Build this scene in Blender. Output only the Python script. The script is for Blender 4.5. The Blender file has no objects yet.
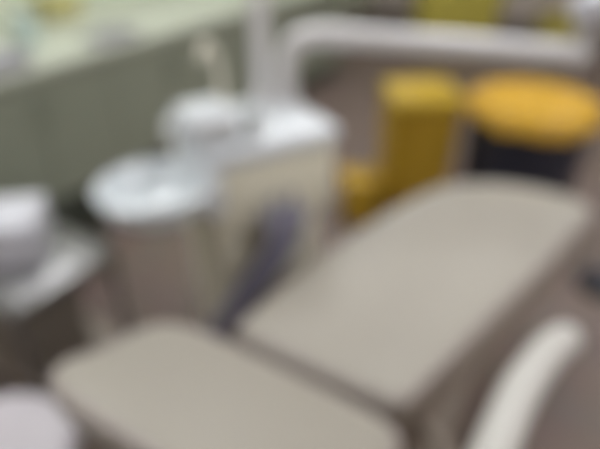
import bpy, bmesh, math, random
from mathutils import Vector, Matrix
random.seed(4)
SC = bpy.context.scene
COL = SC.collection
PI = math.pi
# room frame: s runs along the chair (head to foot), q runs to its far side
AX, AY = 0.5196, 0.8544
RZ = math.atan2(AY, AX)
def W(s, q, z=0.0): return (s*AX - q*AY, s*AY + q*AX, z)

# ------------------------------------------------------------------ materials
def srgb(r, g, b):
    f = lambda c: (c/255/12.92) if c/255 <= 0.04045 else ((c/255+0.055)/1.055)**2.4
    return (f(r), f(g), f(b), 1.0)
def mat(name, col, rough=0.5, metal=0.0, var=0.06, scale=8.0, bump=0.0, bscale=200.0, coat=0.0, emit=None, trans=0.0, ior=1.45):
    m = bpy.data.materials.new(name); m.use_nodes = True
    nt = m.node_tree; N = nt.nodes; L = nt.links
    p = N['Principled BSDF']
    p.inputs['Roughness'].default_value = rough
    p.inputs['Metallic'].default_value = metal
    p.inputs['Coat Weight'].default_value = coat
    p.inputs['Transmission Weight'].default_value = trans
    p.inputs['IOR'].default_value = ior
    tc = N.new('ShaderNodeTexCoord')
    nz = N.new('ShaderNodeTexNoise'); nz.inputs['Scale'].default_value = scale; nz.inputs['Detail'].default_value = 4
    L.new(tc.outputs['Object'], nz.inputs['Vector'])
    mx = N.new('ShaderNodeMix'); mx.data_type = 'RGBA'
    mx.inputs['A'].default_value = tuple(c*(1-var) for c in col[:3]) + (1,)
    mx.inputs['B'].default_value = tuple(min(1, c*(1+var)) for c in col[:3]) + (1,)
    L.new(nz.outputs['Fac'], mx.inputs['Factor'])
    L.new(mx.outputs['Result'], p.inputs['Base Color'])
    if bump:
        n2 = N.new('ShaderNodeTexNoise'); n2.inputs['Scale'].default_value = bscale; n2.inputs['Detail'].default_value = 3
        L.new(tc.outputs['Object'], n2.inputs['Vector'])
        b = N.new('ShaderNodeBump'); b.inputs['Strength'].default_value = bump; b.inputs['Distance'].default_value = 0.002
        L.new(n2.outputs['Fac'], b.inputs['Height']); L.new(b.outputs['Normal'], p.inputs['Normal'])
    if emit:
        p.inputs['Emission Color'].default_value = emit[0]; p.inputs['Emission Strength'].default_value = emit[1]
    return m
def floor_mat(name):
    m = bpy.data.materials.new(name); m.use_nodes = True
    nt = m.node_tree; N = nt.nodes; L = nt.links; p = N['Principled BSDF']
    tc = N.new('ShaderNodeTexCoord')
    br = N.new('ShaderNodeTexBrick'); br.offset = 0.0
    br.inputs['Scale'].default_value = 1.0
    br.inputs['Brick Width'].default_value = 0.6; br.inputs['Row Height'].default_value = 0.6
    br.inputs['Mortar Size'].default_value = 0.004
    br.inputs['Color1'].default_value = FLOOR1; br.inputs['Color2'].default_value = FLOOR2
    br.inputs['Mortar'].default_value = srgb(82, 74, 68)
    L.new(tc.outputs['Object'], br.inputs['Vector'])
    nz = N.new('ShaderNodeTexNoise'); nz.inputs['Scale'].default_value = 5; nz.inputs['Detail'].default_value = 6
    L.new(tc.outputs['Object'], nz.inputs['Vector'])
    mx = N.new('ShaderNodeMix'); mx.data_type = 'RGBA'; mx.blend_type = 'OVERLAY'; mx.inputs['Factor'].default_value = 0.18
    L.new(br.outputs['Color'], mx.inputs['A']); L.new(nz.outputs['Color'], mx.inputs['B'])
    L.new(mx.outputs['Result'], p.inputs['Base Color'])
    p.inputs['Roughness'].default_value = 0.5
    return m
FLOOR1 = srgb(112, 97, 89); FLOOR2 = srgb(107, 93, 85)
M = dict(
    floor=floor_mat('taupe_tiles'),
    wall=mat('pale_green_paint', srgb(200, 205, 184), 0.8, bump=0.1),
    wall2=mat('beige_paint', srgb(204, 192, 184), 0.8, bump=0.1),
    ceiling=mat('white_ceiling', srgb(235, 234, 230), 0.9),
    skirting=mat('skirting', srgb(120, 112, 104), 0.6),
    vinyl=mat('beige_vinyl', srgb(163, 157, 147), 0.42, bump=0.12, bscale=350, var=0.03),
    vinyl_side=mat('taupe_vinyl', srgb(140, 130, 118), 0.5, bump=0.12, bscale=350, var=0.03),
    piping=mat('mauve_piping', srgb(172, 160, 158), 0.5),
    frame=mat('grey_brown_plastic', srgb(152, 141, 130), 0.45),
    white=mat('white_plastic', srgb(216, 220, 225), 0.3, var=0.02, coat=0.3),
    ivory=mat('ivory_plastic', srgb(232, 228, 210), 0.38, var=0.02),
    enamel=mat('pale_grey_enamel', srgb(218, 216, 216), 0.3, var=0.02, coat=0.3),
    arm_white=mat('off_white_pad', srgb(200, 197, 192), 0.4, var=0.02),
    ceramic=mat('white_ceramic', srgb(218, 224, 228), 0.12, var=0.02, coat=0.5),
    chrome=mat('chrome', srgb(205, 205, 205), 0.18, 1.0, var=0.02),
    steel=mat('brushed_steel', srgb(158, 157, 158), 0.35, 0.85, var=0.05),
    hose=mat('slate_hose', srgb(124, 121, 138), 0.5),
    dark=mat('dark_rubber', srgb(46, 42, 40), 0.6),
    olive=mat('olive_laminate', srgb(141, 146, 131), 0.55, var=0.04, scale=3),
    carcass=mat('olive_carcass', srgb(112, 116, 98), 0.6),
    plinth=mat('dark_plinth', srgb(74, 76, 68), 0.6),
    worktop=mat('pale_worktop', srgb(177, 181, 166), 0.4, var=0.06, scale=40),
    teal=mat('teal_plastic', srgb(178, 194, 188), 0.35),
    yellow_tub=mat('mustard_tub', srgb(186, 179, 122), 0.45),
    lilac=mat('lilac_grey', srgb(150, 148, 156), 0.4),
    yellow=mat('yellow_plastic', srgb(178, 148, 46), 0.4, var=0.04),
    yellow_deep=mat('deep_yellow_plastic', srgb(186, 150, 44), 0.4, var=0.05),
    bag=mat('yellow_bag', srgb(192, 150, 50), 0.3, var=0.08, bump=0.4, bscale=30),
    black=mat('black_plastic', srgb(43, 44, 57), 0.4),
    olive_yellow=mat('olive_yellow', srgb(186, 174, 80), 0.5),
    lamp=mat('panel_glow', srgb(240, 240, 236), 0.6, emit=((0.97, 0.985, 1, 1), 9.2)),
    water=mat('tumbler_plastic', srgb(225, 230, 232), 0.25),
    gunmetal=mat('dark_case', srgb(120, 112, 103), 0.5),
    lav=mat('lavender_white', srgb(210, 210, 218), 0.4, var=0.02),
    stool=mat('lilac_white_vinyl', srgb(202, 196, 202), 0.4, bump=0.1, var=0.02),
)

# ------------------------------------------------------------------ builders
def link(name, bm, m, parent=None, smooth=True, mods=None):
    me = bpy.data.meshes.new(name)
    bmesh.ops.recalc_face_normals(bm, faces=bm.faces)
    bm.to_mesh(me); bm.free()
    if smooth:
        for p in me.polygons: p.use_smooth = True
        try: me.set_sharp_from_angle(angle=math.radians(40))
        except Exception: pass
    me.materials.append(M[m] if isinstance(m, str) else m)
    o = bpy.data.objects.new(name, me); COL.objects.link(o)
    if parent: o.parent = parent
    return o
def thing(name, label, cat, loc, rz=0.0, group=None):
    o = bpy.data.objects.new(name, None); COL.objects.link(o)
    o.empty_display_size = 0.05
    o.location = loc; o.rotation_euler = (0, 0, rz)
    o['label'] = label; o['category'] = cat
    if group: o['group'] = group
    return o
def tag(o, label, cat, group=None):
    o['label'] = label; o['category'] = cat
    if group: o['group'] = group
    return o
def add_box(bm, x0, x1, y0, y1, z0, z1, bev=0.0, seg=2, taper=1.0):
    r = bmesh.ops.create_cube(bm, size=1.0)
    vs = r['verts']
    for v in vs:
        t = taper if v.co.z < 0 else 1.0
        v.co = Vector(((x0+x1)/2 + v.co.x*(x1-x0)*t, (y0+y1)/2 + v.co.y*(y1-y0)*t, (z0+z1)/2 + v.co.z*(z1-z0)))
    if bev:
        es = {e for v in vs for e in v.link_edges}
        bmesh.ops.bevel(bm, geom=list(es), offset=bev, segments=seg, profile=0.5, affect='EDGES')
def box(*a, **k):
    bm = bmesh.new(); add_box(bm, *a, **k); return bm
def add_rings(bm, rings, cap0=True, cap1=True):
    vv = [[bm.verts.new(p) for p in r] for r in rings]
    n = len(vv[0])
    for a, b in zip(vv, vv[1:]):
        for i in range(n):
            bm.faces.new((a[i], a[(i+1) % n], b[(i+1) % n], b[i]))
    if cap0: bm.faces.new(list(reversed(vv[0])))
    if cap1: bm.faces.new(vv[-1])
def add_lathe(bm, prof, n=32, c=(0, 0), sx=1.0, sy=1.0, caps=(True, True)):
    rings = [[(c[0]+r*sx*math.cos(2*PI*i/n), c[1]+r*sy*math.sin(2*PI*i/n), z) for i in range(n)] for r, z in prof]
    add_rings(bm, rings, *caps)
def lathe(prof, **k):
    bm = bmesh.new(); add_lathe(bm, prof, **k); return bm
def catmull(pts, k=8, closed=False):
    P = [Vector(p) for p in pts]; n = len(P); out = []
    rng = range(n) if closed else range(n-1)
    for i in rng:
        g = (lambda j: P[j % n]) if closed else (lambda j: P[max(0, min(n-1, j))])
        a, b, c, d = g(i-1), g(i), g(i+1), g(i+2)
        for j in range(k):
            t = j/k
            out.append(0.5*((2*b) + (c-a)*t + (2*a-5*b+4*c-d)*t*t + (3*b-a-3*c+d)*t**3))
    if not closed: out.append(P[-1])
    return out
def add_sweep(bm, pts, rad, n=14, flat=1.0, up=(0, 0, 1), round_ends=True):
    """tube along pts; rad a number or function of 0..1; flat scales the side axis"""
    P = [Vector(p) for p in pts]; m = len(P)
    R = rad if callable(rad) else (lambda t: rad)
    T = []
    for i in range(m):
        d = P[min(m-1, i+1)] - P[max(0, i-1)]; T.append(d.normalized())
    u = Vector(up); u = (u - T[0]*u.dot(T[0]))
    if u.length < 1e-4: u = Vector((1, 0, 0)) - T[0]*T[0].x
    u.normalize()
    stations = []
    for i in range(m):
        u = (u - T[i]*u.dot(T[i])).normalized()
        stations.append((P[i], T[i], u.copy(), R(i/(m-1))))
    if round_ends:
        p, t, uu, r = stations[0]
        pre = [(p - t*r*math.sin(a), t, uu, r*math.cos(a)) for a in (1.35, 1.0, 0.6, 0.3)]
        p, t, uu, r = stations[-1]
        post = [(p + t*r*math.sin(a), t, uu, r*math.cos(a)) for a in (0.3, 0.6, 1.0, 1.35)]
        stations = pre + stations + post
    rings = []
    for p, t, uu, r in stations:
        s = t.cross(uu)
        rings.append([p + uu*(r*math.cos(2*PI*k/n)) + s*(r*flat*math.sin(2*PI*k/n)) for k in range(n)])
    add_rings(bm, rings)
def sweep(*a, **k):
    bm = bmesh.new(); add_sweep(bm, *a, **k); return bm
def arc_path(corners, r, seg=8):
    """polyline with rounded corners"""
    P = [Vector(c) for c in corners]; out = [P[0]]
    for a, b, c in zip(P, P[1:], P[2:]):
        d0 = (a-b).normalized(); d1 = (c-b).normalized()
        p0 = b + d0*r; p1 = b + d1*r
        for j in range(seg+1):
            t = j/seg
            out.append(p0*(1-t)**2 + b*2*t*(1-t) + p1*t*t)
    out.append(P[-1]); return out
def cushion(outline, ztop, thick, edge=0.035, k=6, crown=0.012):
    """upholstered slab: closed (x, y) outline, ztop(x, y) its upper surface"""
    O = catmull([(x, y, 0) for x, y in outline], k, True)
    c = sum(O, Vector())/len(O)
    def ring(inset, z):
        r = []
        for i, p in enumerate(O):
            d = (O[(i+1) % len(O)] - O[i-1]); nrm = Vector((d.y, -d.x, 0)).normalized()
            if nrm.dot(p-c) < 0: nrm = -nrm
            q = p - nrm*inset
            r.append((q.x, q.y, z(q)))
        return r
    zt = lambda p: ztop(p.x, p.y)
    rings = [ring(0.03, lambda p: zt(p)-thick), ring(0.006, lambda p: zt(p)-thick+0.012), ring(0.0, lambda p: zt(p)-thick+0.04)]
    for a in (0.0, 0.4, 0.8, 1.2, PI/2):
        rings.append(ring(edge*(1-math.cos(a)), lambda p, a=a: zt(p)-edge*(1-math.sin(a))))
    inner = [Vector(p) for p in rings[-1]]
    for f in (0.9, 0.75, 0.58, 0.4, 0.22, 0.08):
        rr = []
        for p in inner:
            x = c.x + (p.x-c.x)*f; y = c.y + (p.y-c.y)*f
            rr.append((x, y, ztop(x, y) + crown*(1-f*f)))
        rings.append(rr)
    bm = bmesh.new(); add_rings(bm, rings); return bm, O

# ------------------------------------------------------------------ the room
S0, S1, Q0, Q1, H = -2.2, 7.4, -2.6, 3.3, 2.75
def struct(name, bm, m):
    o = link(name, bm, m, None, smooth=False); o['kind'] = 'structure'
    o.rotation_euler = (0, 0, RZ); return o
struct('floor', box(S0-.1, S1+.1, Q0-.1, Q1+.1, -0.1, 0.0), 'floor')
struct('ceiling', box(S0-.1, S1+.1, Q0-.1, Q1+.1, H, H+0.1), 'ceiling')
struct('wall_left', box(S0-.1, S1+.1, Q1, Q1+0.1, 0, H), 'wall')
struct('wall_back', box(S1, S1+0.1, Q0-.1, Q1, 0, H), 'wall2')
struct('wall_right', box(S0-.1, S1, Q0-.1, Q0, 0, H), 'wall2')
struct('wall_front', box(S0-.1, S0, Q0, Q1, 0, H), 'wall2')
struct('baseboard_back', box(S1-0.015, S1, Q0, Q1, 0, 0.1), 'skirting')
struct('baseboard_left', box(4.62, S1-.015, Q1-0.015, Q1, 0, 0.1), 'skirting')

# ceiling lamps
def ceiling_lamp(s, q, label):
    t = thing('ceiling_light', label, 'ceiling light', W(s, q, H-0.03), RZ)
    bm = bmesh.new()
    for a in ((-.62, .62, -.32, -.29), (-.62, .62, .29, .32), (-.62, -.59, -.29, .29), (.59, .62, -.29, .29)):
        add_box(bm, *a, 0, 0.03)
    link('frame', bm, 'white', t, smooth=False)
    link('diffuser', box(-.588, .588, -.288, .288, 0.008, 0.02), 'lamp', t, smooth=False)
ceiling_lamp(1.7, 2.3, 'flat white ceiling light panel above the olive cabinets, nearest of its row')
ceiling_lamp(3.9, 2.1, 'flat white ceiling light panel above the far end of the olive cabinets')
ceiling_lamp(2.3, 0.4, 'flat white ceiling light panel over the foot of the dental chair')
ceiling_lamp(4.8, -0.6, 'flat white ceiling light panel over the yellow tub at the back')
ceiling_lamp(0.8, -1.5, 'added fill light panel on the ceiling at right, out of view, over the open floor beside the chair')  # fill panel added out of view to brighten the dental unit's front
ceiling_lamp(2.6, -1.6, 'second added fill light panel on the ceiling at right, out of view, nearer the yellow bins than the armrest')  # second unseen fill, added for more light on upright faces
ceiling_lamp(-0.6, 1.4, 'flat white ceiling light panel over the steel trolley behind the chair head')

# ------------------------------------------------------------------ cabinets along the left wall
CQ = 2.29            # front face
S_A, S_B = -0.86, 4.52
NW = 6; CW = (S_B-S_A)/NW
names = ['first olive cabinet of the row, beyond the left edge past the steel trolley',
         'olive cabinet right behind the steel trolley with the white box',
         'olive cabinet behind the white rinse bowl, teal jar above it',
         'olive cabinet behind the tall faucet of the white dental unit',
         'olive cabinet behind the white vertical pole, second from the far end',
         'last olive cabinet of the row, seen inside the curve of the lamp arm']
def handle_bm():
    return sweep(arc_path([(0, 0, 0.0), (0, -0.03, 0.0), (0, -0.03, 0.13), (0, 0, 0.13)], 0.012, 4), 0.005, n=8)
def make_cabinet():
    t = thing('base_cabinet', names[0], 'cabinet', W(S_A, CQ), RZ, 'olive base cabinets')
    link('body', box(0.001, CW-0.001, 0.02, Q1-CQ-0.004, 0.17, 0.81), 'carcass', t, smooth=False)
    link('plinth', box(0.001, CW-0.001, 0.08, 0.13, 0.0, 0.17), 'plinth', t, smooth=False)
    for k in range(2):
        x0 = 0.003 + k*CW/2; x1 = x0 + CW/2 - 0.006
        d = link('door', box(x0, x1, 0.0, 0.0195, 0.175, 0.806, bev=0.002), 'olive', t, smooth=False)
        h = link('handle', handle_bm(), 'olive', d)
        h.location = (x1-0.05 if k == 0 else x0+0.05, 0.001, 0.6)
    return t
def copy_tree(o, parent=None):
    c = o.copy(); COL.objects.link(c); c.parent = parent
    for ch in list(o.children): copy_tree(ch, c)
    return c
cab = make_cabinet()
for i in range(1, NW):
    c = copy_tree(cab); c.location = W(S_A+i*CW, CQ); c['label'] = names[i]
wt = link('worktop', box(S_A-.01, S_B+.015, -0.02+CQ, Q1-0.004, 0.8105, 0.85, bev=0.006), 'worktop')
wt.rotation_euler = (0, 0, RZ)
tag(wt, 'pale green-grey worktop running along the top of the olive cabinets', 'worktop')

# things on the worktop
t = thing('jar', 'pale teal lidded jar on the worktop near its front edge', 'jar', (-1.43, 2.82, 0.85))
link('body', lathe([(0.055, 0), (0.062, 0.008), (0.063, 0.11), (0.056, 0.12)], n=28), 'teal', t)
link('lid', lathe([(0.06, 0.12), (0.062, 0.124), (0.062, 0.142), (0.05, 0.15), (0.014, 0.152), (0.012, 0.168), (0.004, 0.172)], n=28), 'teal', t)
t = thing('storage_tub', 'mustard-yellow tub on the pale worktop behind the teal jar', 'tub', (-1.53, 3.5, 0.85), RZ)
link('body', box(-.12, .12, -.1, .1, 0, .12, bev=.015, taper=.9), 'yellow_tub', t)
link('lid', box(-.128, .128, -.108, .108, .1205, .14, bev=.008), 'yellow_tub', t)
t = thing('instrument_tray', 'small lilac-grey tray lying on the front edge of the worktop', 'tray', (-1.03, 2.95, 0.85), RZ)
bm = bmesh.new()
add_box(bm, -.13, .13, -.09, .09, 0, .008, bev=.003)
for a in ((-.13, .13, -.09, -.082), (-.13, .13, .082, .09), (-.13, -.122, -.082, .082), (.122, .13, -.082, .082)):
    add_box(bm, *a, .008, .03)
link('dish', bm, 'lilac', t, smooth=False)
bm = bmesh.new()
for y in (-.04, -.01, .025):
    add_sweep(bm, [(-.1, y, .0125), (.08, y+.01, .0125)], lambda u: .0035 if u < .8 else .002, n=8)
link('instruments', bm, 'steel', t)
t = thing('glove_box', 'low lilac-grey carton on the worktop at the left edge of the picture', 'box', W(1.31, 2.38, 0.85), RZ+0.1)
link('carton', box(-.12, .12, -.065, .065, 0, .07, bev=.004), 'lilac', t, smooth=False)
link('opening', lathe([(.05, .0705), (.048, .0725), (.004, .073)], n=24, sx=1.4, sy=.55), 'lav', t)

# ------------------------------------------------------------------ dental chair
chair = thing('dental_chair', 'beige padded dental chair reclined across the foreground', 'dental chair', (0, 0, 0), RZ)
def seat_z(x, y):
    u = (x-0.72)/1.2
    z = 0.625 - 0.042*math.sin(PI*min(1, max(0, u*1.25))) + 0.035*max(0, u-0.55)
    if u > 0.8: z -= 0.35*(u-0.8)**2*2
    return z
seat_out = [(0.732, 0.206), (0.722, 0.30), (0.72, 0.42), (0.722, 0.54), (0.735, 0.635), (0.79, 0.652), (0.95, 0.65), (1.12, 0.64),
            (1.30, 0.612), (1.46, 0.562), (1.62, 0.49), (1.76, 0.40), (1.865, 0.28), (1.92, 0.15), (1.925, 0.03), (1.87, -0.055),
            (1.76, -0.066), (1.60, -0.022), (1.42, 0.026), (1.24, 0.077), (1.05, 0.123), (0.88, 0.156), (0.775, 0.178)]
bm, seatO = cushion(seat_out, seat_z, 0.085, edge=0.035)
seat = link('seat', bm, 'vinyl', chair)
def inset_loop(O, d, zf):
    n = len(O); c = sum(O, Vector())/n; out = []
    for i, p in enumerate(O):
        t_ = (O[(i+1) % n]-O[i-1]); nn = Vector((t_.y, -t_.x, 0)).normalized()
        if nn.dot(p-c) < 0: nn = -nn
        q = p - nn*d; out.append((q.x, q.y, zf(q.x, q.y)))
    return out
def loop_tube(loop, r, n=8):
    P = [Vector(p) for p in loop]; m = len(P); rings = []
    for i in range(m):
        t_ = (P[(i+1) % m]-P[i-1]).normalized(); s = t_.cross(Vector((0, 0, 1))).normalized(); u = s.cross(t_)
        rings.append([P[i] + s*r*math.cos(2*PI*k/n) + u*r*math.sin(2*PI*k/n) for k in range(n)])
    bm = bmesh.new(); vv = [[bm.verts.new(p) for p in r_] for r_ in rings]
    for i in range(m):
        a, b = vv[i], vv[(i+1) % m]
        for k in range(n): bm.faces.new((a[k], a[(k+1) % n], b[(k+1) % n], b[k]))
    return bm
o = link('piping', loop_tube(inset_loop(seatO, 0.012, lambda x, y: seat_z(x, y)-0.017), 0.008), 'piping', seat); o['label'] = 'mauve-grey edge piping'
# darker upholstered valance under the seat cushion
low = [Vector((c.x, c.y, 0)) for c in seatO]
rings = []
for d, dz in ((0.02, -0.086), (0.012, -0.10), (0.012, -0.22), (0.02, -0.25), (0.07, -0.27)):
    rings.append(inset_loop(low, d, lambda x, y, dz=dz: seat_z(x, y)+dz))
bm = bmesh.new(); add_rings(bm, rings)
o = link('seat_shell', bm, 'frame', chair); o['label'] = 'grey-brown shell under the seat'
def back_z(x, y): return 0.655 + max(0, 0.70-x)*0.46
back_out = [(0.648, 0.22), (0.652, 0.32), (0.655, 0.44), (0.655, 0.58), (0.645, 0.69), (0.60, 0.752), (0.52, 0.755), (0.42, 0.735), (0.36, 0.74),
            (0.305, 0.712), (0.278, 0.65), (0.275, 0.56), (0.278, 0.42), (0.285, 0.29), (0.30, 0.21), (0.345, 0.16), (0.42, 0.138), (0.52, 0.13), (0.595, 0.142), (0.635, 0.172)]
bm, backO = cushion(back_out, back_z, 0.10, edge=0.04)
back = link('backrest', bm, 'vinyl', chair)
o = link('piping', loop_tube(inset_loop(backO, 0.012, lambda x, y: back_z(x, y)-0.017), 0.007), 'piping', back); o['label'] = 'mauve-grey edge piping'
low = [Vector((c.x, c.y, 0)) for c in backO]
bm = bmesh.new()
add_rings(bm, [inset_loop(low, d, lambda x, y, dz=dz: back_z(x, y)+dz) for d, dz in ((0.03, -.101), (0.035, -.125), (0.08, -.15))])
link('back_shell', bm, 'frame', chair)
def head_z(x, y): return 0.905 - (x-0.1)*0.35
head_out = [(0.175, 0.30), (0.185, 0.42), (0.175, 0.54), (0.12, 0.565), (0.03, 0.55), (0.0, 0.42), (0.03, 0.29), (0.12, 0.275)]
bm, _ = cushion(head_out, head_z, 0.07, edge=0.03)
link('headrest', bm, 'vinyl', chair)
link('headrest_bar', sweep([(0.12, 0.42, 0.80), (0.2, 0.42, 0.775), (0.34, 0.42, 0.70)], 0.018, flat=2.2), 'chrome', chair)
# hinge between seat and back
link('hinge', sweep([(0.69, 0.22, 0.515), (0.69, 0.62, 0.515)], 0.05, n=18), 'frame', chair)
# armrest on the near side: white pad on a curved support
P0, P1 = (0.36, -0.035), (0.985, -0.062)
pts = catmull([(0.36, 0.0, 0.79), (0.47, -0.002, 0.80), (0.59, -0.006, 0.802), (0.73, -0.016, 0.80), (0.85, -0.038, 0.788), (0.92, -0.056, 0.772), (0.96, -0.068, 0.756)], 8)
arm = link('armrest', sweep(pts, lambda t: 0.031 + 0.002*math.sin(PI*t), n=18, flat=1.05), 'arm_white', chair); arm['label'] = 'off-white armrest with rounded front'
sup = catmull([(0.62, -0.008, 0.77), (0.63, -0.02, 0.66), (0.68, 0.03, 0.54), (0.80, 0.12, 0.46), (0.86, 0.24, 0.43)], 8)
link('armrest_support', sweep(sup, 0.020, n=12, flat=1.4), 'frame', arm)
# base
link('lift_column', box(0.98, 1.36, 0.20, 0.46, 0.10, 0.40, bev=0.03, taper=1.25), 'frame', chair)
link('base_plate', box(0.72, 1.56, 0.13, 0.53, 0.0, 0.10, bev=0.03, taper=1.04), 'frame', chair)

# ------------------------------------------------------------------ dental unit with rinse bowl
UR = math.radians(30)
unit = thing('dental_unit', 'white and ivory dental unit with rinse bowl beside the chair', 'dental unit', (-0.14, 1.55, 0), UR)
link('column', box(-.215, .19, -.10, .205, 0.04, 0.60, bev=0.03, taper=.97), 'ivory', unit)
link('head_box', box(-.225, .232, -.13, .23, 0.602, 0.85, bev=0.03, seg=3, taper=.97), 'ivory', unit)
link('foot', box(-.20, .20, -.10, .20, 0.0, 0.04, bev=0.01), 'frame', unit)
link('deck', box(-.235, .24, -.138, .24, 0.852, 0.92, bev=0.028, seg=3), 'white', unit)
fp = link('front_panel', box(-.19, .165, -.110, -.1005, 0.12, 0.56, bev=0.004), 'ivory', unit)
link('bowl_arm', box(-.252, -.17, -.15, .12, .70, .862, bev=.035, seg=4), 'white', unit)
bc = (-.368, -.095)
bowl_prof = [(.03, .735), (.065, .739), (.115, .762), (.148, .80), (.160, .838), (.164, .852), (.157, .857), (.147, .846), (.13, .805), (.10, .778), (.05, .764), (.012, .761)]
bw = link('rinse_bowl', lathe(bowl_prof, n=48, c=bc), 'ceramic', unit); bw['label'] = 'white rinse bowl'
link('drain', lathe([(.024, .763), (.026, .767), (.02, .770), (.003, .770)], n=20, c=bc), 'steel', bw)
link('flush_spout', sweep(catmull([(-.25, -.03, .90), (-.25, -.03, .96), (-.28, -.04, .985), (-.305, -.05, .965), (-.31, -.052, .935)], 6), .008, n=10), 'chrome', unit)
# cup filler housing and faucet
link('cup_filler', box(-.255, -.095, -.115, .05, .921, 1.025, bev=0.028, seg=3), 'white', unit)
gp = catmull([(-.075, .06, .92), (-.08, .06, 1.03), (-.092, .055, 1.12), (-.112, .04, 1.165), (-.137, .02, 1.175), (-.157, 0, 1.15)], 7)
o = link('faucet', sweep(gp, .011, n=12), 'ivory', unit); o['label'] = 'slim curved faucet'
# pole
link('pole', sweep([(.116, .187, .915), (.116, .187, 2.1)], .030, n=24), 'enamel', unit)
link('pole_collar', lathe([(.042, .9205), (.042, .94), (.036, .955), (.0305, .956)], n=28, c=(.116, .187)), 'enamel', unit)
# suction hoses hanging from a holder on the front
hb = link('hose_holder', box(-.07, .08, -.20, -.1325, .645, .69, bev=0.012), 'lilac', unit)
for k, dx in enumerate((0.0, 0.062)):
    hp = catmull([(-.03+dx, -.175, .68), (-.035+dx, -.19, .63), (-.075+dx, -.195, .55), (-.15+dx, -.19, .45), (-.21+dx, -.175, .36), (-.24+dx, -.14, .27), (-.24+dx, -.104, .20)], 16)
    h = link('suction_hose', sweep(hp, lambda t: .031 + .0025*math.sin(t*280), n=14), 'hose', unit); h['label'] = 'slate-blue suction hose'
    link('nozzle', sweep([(-.03+dx, -.175, .681), (-.03+dx, -.175, .72), (-.027+dx, -.175, .745)], lambda t: .017-.005*t, n=12), 'lilac', h)

# tumbler under the cup filler
t = thing('tumbler', 'small white tumbler on the deck of the dental unit, right of the faucet block', 'cup', (-0.14 + (-.045*math.cos(UR)+.085*math.sin(UR)), 1.55 + (-.045*math.sin(UR)-.085*math.cos(UR)), 0.9205), 0)
link('cup', lathe([(.026, 0), (.027, .004), (.036, .085), (.037, .088), (.034, .088), (.025, .008), (.004, .007)], n=28), 'water', t)

# ------------------------------------------------------------------ lamp arm
lb = (-0.14 + .20*math.cos(UR)-.165*math.sin(UR), 1.55 + .20*math.sin(UR)+.165*math.cos(UR))
lamp = thing('dental_lamp', 'white curved dental lamp arm reaching right from the dental unit', 'lamp', (lb[0], lb[1], 0.9205))
E = Vector((0.865-lb[0], 1.635-lb[1], 0.195))
dirv = Vector((E.x, E.y, 0)).normalized()
path = arc_path([(0, 0, 0.0), (0, 0, 0.225), tuple(E)], 0.13, 12)
link('arm', sweep(path, 0.037, n=22), 'enamel', lamp)
link('base_collar', lathe([(.043, 0.0), (.043, .02), (.041, .03), (.0375, .031)], n=28), 'enamel', lamp)
link('pivot', sweep([tuple(E+Vector((0, 0, -.03))), tuple(E+Vector((0, 0, .09)))], .016, n=16), 'enamel', lamp)
jt = E+Vector((0, 0, .13))
link('joint', sweep([tuple(jt+Vector((-.01, 0, .005))), tuple(jt+Vector((.13, -.03, .025)))], .055, n=20), 'lav', lamp)
sp = [tuple(jt+Vector((.10, -.02, .02))), tuple(jt+Vector((.34, -.08, .36))), tuple(jt+Vector((.55, -.14, .62)))]
link('spring_arm', sweep(sp, .026, n=16), 'lav', lamp)
hd = jt+Vector((.57, -.15, .60))
bm = bmesh.new()
add_box(bm, hd.x-.14, hd.x+.14, hd.y-.09, hd.y+.09, hd.z-.05, hd.z+.04, bev=.03, seg=3)
hh = link('lamp_head', bm, 'white', lamp)
link('lens', box(hd.x-.1, hd.x+.1, hd.y-.06, hd.y+.06, hd.z-.058, hd.z-.049, bev=.003), 'lav', hh)

# ------------------------------------------------------------------ steel trolley and its load
tr = thing('instrument_trolley', 'low steel trolley left of the chair back carrying a white box', 'trolley', W(0.685, 1.52), RZ)
TX, TY, TZ = .185, .275, .545
bm = bmesh.new()
add_box(bm, -TX, TX, -TY, TY, TZ-.02, TZ, bev=.004)
link('top_shelf', bm, 'steel', tr)
bm = bmesh.new()
cs = [(-TX+.01, -TY+.01), (TX-.01, -TY+.01), (TX-.01, TY-.01), (-TX+.01, TY-.01)]
rl = [(x, y, TZ+.018) for x, y in cs]
path = []
for i in range(4):
    add_sweep(bm, [rl[i], rl[(i+1) % 4]], .006, n=8)
    add_sweep(bm, [(cs[i][0], cs[i][1], TZ-.001), rl[i]], .006, n=8)
link('guard_rail', bm, 'chrome', tr)
o = link('bottom_shelf', box(-TX+.022, TX-.022, -TY+.022, TY-.022, .16, .178, bev=.004), 'frame', tr); o['label'] = 'grey-brown lower shelf'
for x, y in cs:
    lg = link('leg', sweep([(x, y, .085), (x, y, TZ-.02)], .0125, n=12, round_ends=False), 'steel', tr)
    bm = bmesh.new(); add_lathe(bm, [(.03, -.009), (.035, -.006), (.035, .006), (.03, .009)], n=20)
    bmesh.ops.rotate(bm, verts=bm.verts, cent=(0, 0, 0), matrix=Matrix.Rotation(PI/2, 3, 'X'))
    bmesh.ops.translate(bm, verts=bm.verts, vec=(x, y, .0355))
    add_box(bm, x-.012, x+.012, y-.014, y+.014, .06, .088)
    link('caster', bm, 'dark', lg)
t = thing('white_case', 'bright white lidded case on top of the steel trolley', 'case', (-.975, 1.38, TZ+.0005), 0.2)
link('body', box(-.145, .145, -.105, .105, 0, .11, bev=.012), 'lav', t)
link('lid', box(-.15, .15, -.11, .11, .1105, .15, bev=.014, seg=3), 'lav', t)
link('latch', box(-.02, .02, -.1145, -.1095, .09, .13, bev=.002), 'steel', t)
t = thing('storage_case', 'dark grey-brown case on the lower shelf of the trolley', 'case', W(0.655, 1.52, .1785), RZ)
link('body', box(-.125, .09, -.22, .22, 0, .26, bev=.012), 'gunmetal', t)
link('lid', box(-.129, .094, -.224, .224, .2605, .30, bev=.01), 'gunmetal', t)

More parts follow.
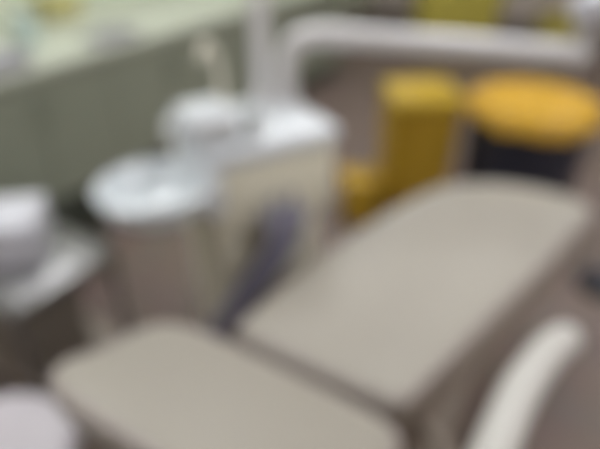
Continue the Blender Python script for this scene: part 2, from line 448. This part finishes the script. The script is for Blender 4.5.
t = thing('wastebasket', 'dark green-black wastebasket on the floor between trolley and olive cabinets', 'bin', (-1.06, 2.10, 0))
link('body', lathe([(.10, 0), (.105, .01), (.135, .27), (.14, .272), (.14, .285), (.13, .285), (.10, .02), (.01, .018)], n=36), 'plinth', t)
# ------------------------------------------------------------------ stool in the bottom-left corner
st = thing('operator_stool', 'round lilac-white padded stool in the bottom-left corner beside the chair back', 'stool', (-0.69, 0.675, 0))
link('seat', lathe([(.12, .43), (.175, .435), (.188, .45), (.19, .475), (.18, .495), (.15, .507), (.08, .512), (.01, .513)], n=40), 'stool', st)
link('gas_column', lathe([(.035, .11), (.035, .27), (.02, .275), (.02, .431)], n=20), 'chrome', st)
link('lever', sweep([(.015, .01, .415), (.13, -.05, .418), (.22, -.09, .405)], .008, n=10), 'dark', st)
bm = bmesh.new()
for k in range(5):
    a = 2*PI*k/5+.3
    add_sweep(bm, [(0.02*math.cos(a), .02*math.sin(a), .10), (.2*math.cos(a), .2*math.sin(a), .075)], lambda t: .022-.006*t, n=10)
bs = link('base', bm, 'dark', st)
for k in range(5):
    a = 2*PI*k/5+.3
    bm = bmesh.new(); add_lathe(bm, [(.02, -.012), (.027, -.008), (.027, .008), (.02, .012)], n=18)
    bmesh.ops.rotate(bm, verts=bm.verts, cent=(0, 0, 0), matrix=Matrix.Rotation(PI/2, 3, 'X'))
    bmesh.ops.translate(bm, verts=bm.verts, vec=(.2*math.cos(a), .2*math.sin(a), .0275))
    add_box(bm, .2*math.cos(a)-.008, .2*math.cos(a)+.008, .2*math.sin(a)-.015, .2*math.sin(a)+.015, .045, .075)
    link('caster', bm, 'dark', bs)

# ------------------------------------------------------------------ bins beyond the foot of the chair
def rounded_rect(hx, hy, r, z, n=5):
    out = []
    for cx, cy, a0 in ((hx-r, hy-r, 0), (-hx+r, hy-r, PI/2), (-hx+r, -hy+r, PI), (hx-r, -hy+r, 1.5*PI)):
        for j in range(n+1):
            a = a0 + PI/2*j/n; out.append((cx+r*math.cos(a), cy+r*math.sin(a), z))
    return out
t = thing('pedal_bin', 'tall yellow pedal bin with a brighter lid, left of the bagged black bin', 'bin', (0.60, 2.50, 0), 0.06)
bm = bmesh.new()
add_rings(bm, [rounded_rect(hx, hy, .05, z) for hx, hy, z in ((.148, .14, 0), (.155, .148, .015), (.166, .158, .34), (.172, .165, .66))])
link('body', bm, 'yellow_deep', t)
bm = bmesh.new()
add_rings(bm, [rounded_rect(hx, hy, .05, z) for hx, hy, z in ((.174, .168, .662), (.178, .173, .668), (.178, .173, .695), (.165, .16, .722), (.11, .105, .738), (.05, .05, .742))])
link('lid', bm, 'yellow', t)
link('pedal', box(-.06, .06, -.20, -.11, .02, .035, bev=.006), 'black', t)

t = thing('waste_bin', 'big black bin with a yellow bag folded over its rim', 'bin', (1.10, 2.36, 0))
link('drum', lathe([(.255, 0), (.262, .02), (.272, .45), (.278, .67), (.283, .675), (.283, .705), (.27, .705), (.262, .67), (.23, .06), (.01, .055)], n=48), 'black', t)
bm = bmesh.new(); n = 72; rings = []
random.seed(11)
ph = [random.uniform(0, 6.28) for _ in range(6)]
def wob(a, amp): return amp*(math.sin(7*a+ph[0]) + .6*math.sin(13*a+ph[1]) + .4*math.sin(23*a+ph[2]))
prof = [(.304, .652), (.300, .666), (.298, .685), (.293, .705), (.280, .722), (.262, .715), (.235, .70), (.18, .705), (.11, .717), (.04, .722)]
for j, (r, z) in enumerate(prof):
    rr = []
    for i in range(n):
        a = 2*PI*i/n
        dz = (.014*math.sin(2*a+2.2)+wob(a, .007)) if j == 0 else (wob(a, .003) if j < 3 else (wob(a+j, .006) if j > 5 else 0))
        dr = abs(wob(a, .0035)) + (.004 if j < 3 else 0) if j < 4 else 0
        rr.append(((r+dr)*math.cos(a), (r+dr)*math.sin(a), z+dz))
    rings.append(rr)
add_rings(bm, rings, cap0=False)
o = link('bag', bm, 'bag', t); o['label'] = 'orange-yellow bag'

t = thing('sharps_box', 'small low yellow box on the floor left of the pedal bin', 'box', (0.325, 2.47, 0), 0.1)
link('body', box(-.098, .094, -.098, .098, 0, .24, bev=.014, taper=.92), 'yellow_deep', t)
link('lid', box(-.104, .1, -.104, .104, .2405, .265, bev=.008), 'yellow_deep', t)
link('carry_handle', sweep(arc_path([(-.07, 0, .263), (-.07, 0, .30), (.07, 0, .30), (.07, 0, .263)], .025, 5), .007, n=10), 'yellow', t)

# far along the room
t = thing('storage_crate', 'large olive-yellow tub far back, seen above the lamp arm', 'tub', (1.72, 6.15, 0), 0)
bm = bmesh.new()
add_rings(bm, [rounded_rect(hx, hy, .07, z) for hx, hy, z in ((.38, .24, 0), (.40, .25, .02), (.44, .28, .56), (.455, .295, .565), (.455, .295, .60))])
link('body', bm, 'olive_yellow', t)
bm = bmesh.new()
add_rings(bm, [rounded_rect(hx, hy, .07, z) for hx, hy, z in ((.465, .305, .602), (.468, .308, .61), (.465, .305, .64), (.40, .25, .66))])
link('lid', bm, 'olive_yellow', t)
t = thing('yellow_carton', 'small yellow carton far back near the end of the lamp arm', 'box', (2.95, 6.27, 0), 0.1)
link('carton', box(-.17, .17, -.14, .14, 0, .36, bev=.006), 'olive_yellow', t, smooth=False)
link('tape', box(-.171, .171, -.03, .03, .3605, .3615), 'wall2', t, smooth=False)

# foot control on the floor
t = thing('foot_control', 'dark round foot control on the floor near the foot of the chair', 'foot control', (1.40, 1.86, 0))
link('base', lathe([(.115, 0), (.12, .006), (.118, .02), (.10, .03), (.05, .034), (.005, .034)], n=36), 'dark', t)
link('disc', lathe([(.07, .0345), (.082, .04), (.08, .05), (.05, .062), (.005, .065)], n=32), 'black', t)

# ------------------------------------------------------------------ camera and light
cam = bpy.data.cameras.new('camera'); co = bpy.data.objects.new('camera', cam); COL.objects.link(co)
cam.sensor_width = 36.0; cam.lens = 31.2
co.location = (0, 0, 1.55); co.rotation_euler = (math.radians(90-33), 0, 0)
cam.clip_start = 0.02
cam.dof.use_dof = True
cam.dof.focus_distance = 0.2; cam.dof.aperture_fstop = 2.4
SC.camera = co
w = bpy.data.worlds.new('world'); SC.world = w; w.use_nodes = True
w.node_tree.nodes['Background'].inputs['Color'].default_value = (0.9, 0.95, 1, 1)
w.node_tree.nodes['Background'].inputs['Strength'].default_value = 0.3
SC.view_settings.view_transform = 'Standard'; SC.view_settings.look = 'None'
SC.view_settings.gamma = 1.0; SC.view_settings.use_curve_mapping = False
SC.view_settings.exposure = 0.38
SC.cycles.use_denoising = True
SC.cycles.max_bounces = 8
